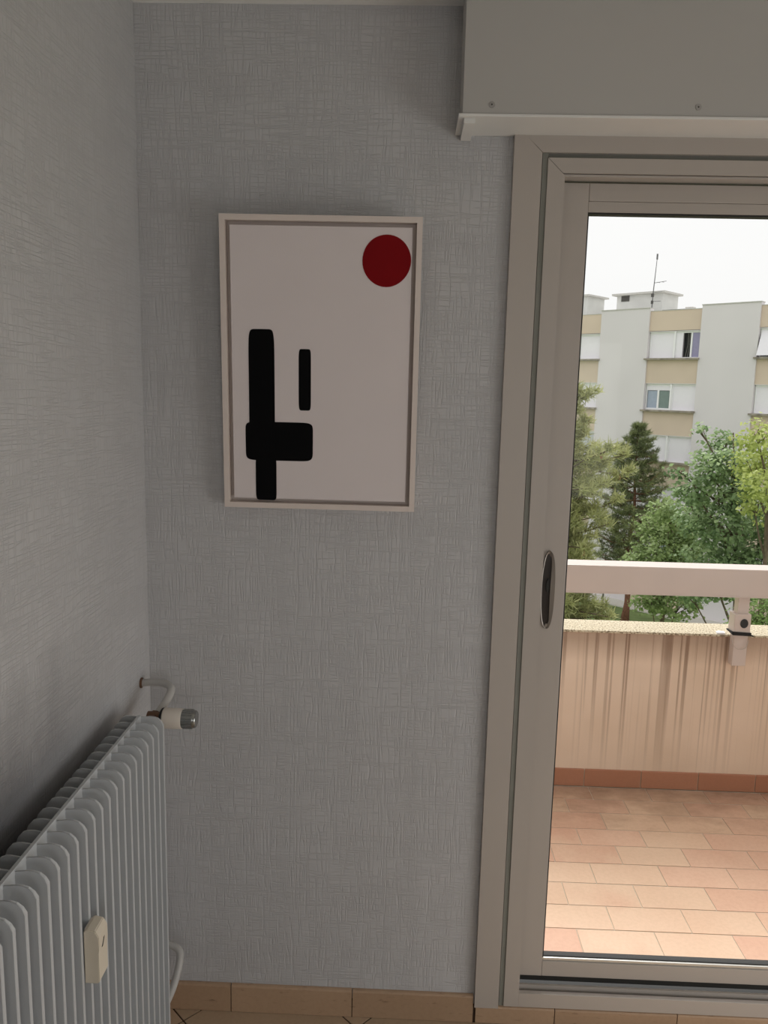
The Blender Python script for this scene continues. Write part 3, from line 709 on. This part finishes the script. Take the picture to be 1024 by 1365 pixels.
# ------------------------------------------------------------------ trees
def card_mesh(name, V, Fc, tones, mat, parent, kind='stuff'):
    me = bpy.data.meshes.new(name); V = np.asarray(V, dtype=np.float32); Fc = np.asarray(Fc, dtype=np.int32)
    nv, nf, k = len(V), len(Fc), Fc.shape[1]
    me.vertices.add(nv); me.vertices.foreach_set('co', V.ravel()); me.loops.add(nf*k); me.loops.foreach_set('vertex_index', Fc.ravel())
    me.polygons.add(nf); me.polygons.foreach_set('loop_start', np.arange(0, nf*k, k, dtype=np.int32))
    me.update(calc_edges=True); at = me.attributes.new('tone', 'FLOAT', 'FACE'); at.data.foreach_set('value', np.asarray(tones, dtype=np.float32))
    o = obj(name, me, mat, parent); o['kind'] = kind; return o
def leaves(name, blobs, n_per, size, mat, parent, origin, seed, droop=.3):
    """two-triangle folded leaves scattered in sprays over a set of ellipsoid blobs"""
    rg = np.random.default_rng(seed); Vs = []; T = []
    for (cx, cy, cz, rx, ry, rz) in blobs:
        n = int(n_per*(rx*rz)/.5); nsp = max(6, n//14)
        d = rg.normal(size=(nsp, 3)); d /= np.linalg.norm(d, axis=1)[:, None]
        rad = rg.uniform(.45, 1.08, size=(nsp, 1))**.7
        sp = d*rad*np.array([rx, ry, rz]) + np.array([cx, cy, cz])
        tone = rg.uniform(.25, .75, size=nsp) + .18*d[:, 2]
        idx = rg.integers(0, nsp, size=n)
        P = sp[idx] + rg.normal(size=(n, 3))*np.array([.12, .12, .07])*(.8+size*3)
        nr = rg.normal(size=(n, 3))*.6 + d[idx]*.5 + np.array([0, 0, .7]); nr /= np.linalg.norm(nr, axis=1)[:, None]
        u = np.cross(nr, rg.normal(size=(n, 3))); u /= np.linalg.norm(u, axis=1)[:, None]; v = np.cross(nr, u)
        s = size*rg.uniform(.7, 1.3, size=(n, 1))
        A = P - u*s*.5; B = P + v*s*.42 + u*s*.05 - nr*s*.1; Cc = P + u*s*.55 - np.array([0, 0, droop])*s*.4; Dd = P - v*s*.42 + u*s*.05 - nr*s*.1
        Vs.append(np.stack([A, B, Cc, Dd], 1).reshape(-1, 3)); T.append(np.clip(tone[idx] + rg.normal(size=n)*.1, 0, 1))
    V = np.concatenate(Vs) - np.array(origin); t = np.concatenate(T)
    Fc = np.arange(len(V)).reshape(-1, 4)
    return card_mesh(name, V, Fc, t, mat, parent)
def tree(name, label, base, blobs, n_per, size, mat, seed, group=None, lean=(0, 0), bark='bark_grey', tr=.14):
    T = thing(name, label, 'tree' if name != 'bush' else 'bush', base)
    rr = random.Random(seed); bx_, by_, bz_ = base
    top = max(blobs, key=lambda b: b[2]); cen = Vector((sum(b[0] for b in blobs)/len(blobs), sum(b[1] for b in blobs)/len(blobs), top[2]))
    bm = bmesh.new(); p0 = Vector((0, 0, -.1)); p2 = cen - Vector(base); p1 = Vector((p2.x*.25, p2.y*.25, p2.z*.5))
    tr_pts = smooth_path([p0, p1, p2], 6); tube(bm, tr_pts, [tr*(1-.85*i/(len(tr_pts)-1)) for i in range(len(tr_pts))], 8); obj('trunk', bm, bark, T, smooth=True)
    bm = bmesh.new()
    for b in blobs:
        e = Vector(b[:3]) - Vector(base); zf = max(.15, min(.9, (e.z-.8*b[5]-1.0)/max(p2.z, .1))); st = tr_pts[int(zf*(len(tr_pts)-1))]
        mid = st.lerp(e, .5) + Vector((0, 0, -.15)); pth = smooth_path([st, mid, e], 4); tube(bm, pth, [tr*.35*(1-.8*i/(len(pth)-1)) for i in range(len(pth))], 5)
        for q in range(5):
            dr = Vector((rr.gauss(0, 1), rr.gauss(0, 1), rr.gauss(.3, .8))).normalized(); tip = e + Vector((dr.x*b[3], dr.y*b[4], dr.z*b[5]))*.9
            tube(bm, [e*.6+mid*.4, (e+tip)/2, tip], [tr*.12, tr*.08, tr*.03], 4)
    obj('branches', bm, bark, T)
    leaves('foliage', blobs, n_per, size, mat, T, base, seed)
    return T
# point seen at photo pixel (u,v) at world depth y -- used only while laying out the garden
def at(u, v, y):
    r = rt*((u-512)/F_PX) + up*(-(v-682.5)/F_PX) + fw; t = (y-CAM.y)/r.y; return CAM + r*t
def B(lst, y, dy=None):
    s = (y+1.86)/F_PX*1.03; rr = random.Random(int(y*10)); out = []
    for (u, v, ru, rv) in lst:
        yy = y + rr.uniform(-.9, .9)*(dy if dy is not None else 1); p = at(u, v, yy); out.append((p.x, p.y, p.z, ru*s, (ru+rv)/2*s, rv*s))
    return out
bm_ = B([(962, 590, 17, 14), (945, 620, 24, 20), (975, 622, 26, 24), (923, 652, 22, 20), (955, 662, 34, 26), (992, 655, 24, 24), (925, 690, 26, 22), (962, 702, 36, 26),
         (995, 700, 26, 26), (985, 738, 30, 26), (945, 745, 34, 26), (1015, 742, 26, 28), (905, 628, 10, 8), (935, 575, 7, 6), (958, 782, 34, 16), (985, 790, 26, 18), (920, 790, 22, 14), (1040, 700, 30, 50), (1050, 770, 30, 30)], 22)
tree('maple_tree', 'full green broadleaf tree in front of the flats, right of the pine', (11.2, 22, GZ), bm_, 900, .13, 'maple', 3)
by_ = B([(1010, 580, 22, 20), (1002, 618, 22, 24), (1030, 600, 26, 30), (1022, 650, 30, 26), (1005, 672, 18, 14), (1050, 640, 30, 40), (1060, 590, 26, 30), (1045, 690, 26, 24)], 19)
tree('young_tree', 'yellow-green leafy tree at the right edge, behind the handrail', (at(1035, 640, 19).x, 19, GZ), by_, 900, .11, 'yellow', 4)
bo = B([(893, 680, 22, 16), (872, 702, 24, 18), (905, 708, 28, 20), (880, 735, 32, 22), (915, 742, 28, 22), (855, 752, 18, 22), (895, 770, 36, 20), (868, 800, 26, 14), (905, 806, 28, 16), (925, 670, 14, 10)], 26)
tree('small_tree', 'low olive-green tree between the dark pine and the full green tree', (at(893, 700, 26).x, 26, GZ), bo, 1100, .13, 'olive', 5)
bb = B([(1008, 812, 22, 22), (990, 832, 14, 14), (1028, 830, 26, 22), (1045, 805, 26, 30), (1012, 850, 22, 14)], 17, .5)
tree('bush', 'light green leafy shrub top low behind the railing post', (at(1018, 830, 17).x, 17, GZ), bb, 1500, .07, 'bush', 6, tr=.08)

def pine(name, label, base, height, crown_base, radius, seed, mat, whorls, per, tuft_len, trunk_r, shape=1.0, ylim=None, tuft_n=16, sub=7, bark='bark', cones=0, topk=.12, prof=None):
    T = thing(name, label, 'tree', base); rr = random.Random(seed); rg = np.random.default_rng(seed)
    bm = bmesh.new(); tp_ = [Vector((.05*sin(i*1.3), .05*cos(i*1.7), height*i/10-(.1 if i == 0 else 0))) for i in range(11)]
    tube(bm, tp_, [trunk_r*(1-.88*i/10)*(1.5 if i == 0 else 1) for i in range(11)], 8); obj('trunk', bm, bark, T, smooth=True)
    bm = bmesh.new(); tufts = []; dirs = []
    for w_ in range(whorls):
        f = w_/(whorls-1); z = crown_base + (height*.985-crown_base)*f; a0 = rr.uniform(0, 6.28)
        Rw = radius*((1-f)**shape*(1-topk)+topk)*(.65+.35*min(1, f*6+.3))
        if prof:
            zz = z + base[2]; Rw = np.interp(zz, [p[0] for p in prof], [p[1] for p in prof])
        for k in range(per):
            a = a0 + 2*pi*k/per + rr.uniform(-.3, .3); L_ = Rw*rr.uniform(.7, 1.12)
            dx, dy = cos(a), sin(a); s = Vector((0, 0, z))
            pts = [s, s+Vector((dx*L_*.5, dy*L_*.5, L_*rr.uniform(-.05, .12))), s+Vector((dx*L_, dy*L_, L_*rr.uniform(.05, .4)))]
            pth = smooth_path(pts, 4); tube(bm, pth, [trunk_r*.22*(1-.8*i/(len(pth)-1)) for i in range(len(pth))], 4, cap=False)
            for j in range(sub):
                t = .25+.75*(j+rr.random())/sub; q = pth[min(len(pth)-1, int(t*(len(pth)-1)))]
                sd = rr.choice((-1, 1)); ll = L_*.32*(1.15-t)+.10
                e = q + Vector((dx*ll*.7 - sd*dy*ll*.8, dy*ll*.7 + sd*dx*ll*.8, ll*rr.uniform(0, .6)))
                tube(bm, [q, e], [trunk_r*.06, trunk_r*.03], 3, cap=False)
                m = max(2, int(ll/(tuft_len*.55)))
                for h_ in range(m+1):
                    tufts.append(q.lerp(e, (h_+.6)/(m+.6))); dirs.append((e-q).normalized()+Vector((0, 0, .5)))
            tufts.append(pth[-1]); dirs.append(Vector((dx*.3, dy*.3, 1)))
    for h_ in range(6): tufts.append(Vector((0, 0, height-.09*h_))); dirs.append(Vector((0, 0, 1)))
    obj('branches', bm, bark, T)
    P = np.array([tuple(t) for t in tufts]); D = np.array([tuple(d.normalized()) for d in dirs]); n = len(P)
    tone0 = rg.uniform(.2, .8, size=n)
    P = np.repeat(P, tuft_n, 0) + rg.normal(size=(n*tuft_n, 3))*tuft_len*.18; D = np.repeat(D, tuft_n, 0)
    d = D*.55 + rg.normal(size=P.shape)*.55; d /= np.linalg.norm(d, axis=1)[:, None]
    sdv = np.cross(d, rg.normal(size=P.shape)); sdv /= np.linalg.norm(sdv, axis=1)[:, None]
    ln = tuft_len*rg.uniform(.7, 1.2, size=(len(P), 1)); wd = tuft_len*.075
    V = np.stack([P-sdv*wd, P+sdv*wd, P+d*ln], 1).reshape(-1, 3)
    card_mesh('needles', V, np.arange(len(V)).reshape(-1, 3), np.repeat(tone0, tuft_n)+rg.normal(size=len(P))*.08, mat, T)
    if cones:
        bm = bmesh.new()
        for c in rr.sample(range(n), cones):
            tube(bm, [tufts[c], tufts[c]+Vector((0, 0, -.05)), tufts[c]+Vector((0, 0, -.11))], [.02, .035, .012], 6)
        obj('cones', bm, 'cone', T, kind='stuff')
    return T
pb = at(833, 828, 32); y_ = CAM.y + (32-CAM.y)*(GZ-CAM.z)/(pb.z-CAM.z); pb = at(833, 828, y_); ptop = at(838, 566, y_)
pine('pine_tree', 'dark conical pine with bare reddish trunk on the lawn', (pb.x, pb.y, GZ), ptop.z-GZ, 3.0, 2.05, 11, 'needle_dark', 20, 6, .24, .16, .62, sub=6, tuft_n=12, topk=.03,
     prof=[(ptop.z-9, 1.3), (ptop.z-6, 1.75), (ptop.z-4, 1.8), (ptop.z-2.6, 1.5), (ptop.z-1.2, .85), (ptop.z-.5, .4), (ptop.z, .12)])
p2 = at(735, 520, 15)
pine('tall_pine', 'pale green pine with brown cones close at left, partly hidden by the door', (p2.x-.1, 15, GZ), p2.z-GZ+.1, 5.4, 1.75, 12, 'needle_lite', 24, 8, .19, .15, .38, sub=7, tuft_n=15, bark='bark_grey', cones=110,
     prof=[(-4.5, 2.0), (-3.2, 1.75), (-2.3, 1.25), (-1.4, 1.35), (-.8, 1.7), (-.2, 1.9), (.35, 1.85), (.65, 1.0), (1.0, .7), (1.45, 1.05), (1.8, .5), (2.2, .1)])

# lamp post on the lawn
lp = at(803, 808, 33); yl = CAM.y + (33-CAM.y)*(GZ-CAM.z)/(lp.z-CAM.z); lp = at(803, 808, yl)
LP = thing('lamp_post', 'slim grey lamp post standing on the lawn left of the pine', 'lamp post', (lp.x, lp.y, GZ))
bm = bmesh.new(); tube(bm, [(0, 0, -.1), (0, 0, .8), (0, 0, 3.0)], [.07, .05, .04], 10); obj('pole', bm, 'steel', LP, smooth='auto')
bm = bmesh.new(); lathe(bm, [(3.0, .06), (3.05, .16), (3.35, .2), (3.45, .05)], 2, (0, 0, 0), 16); obj('lantern', bm, 'pvc', LP, smooth='auto')
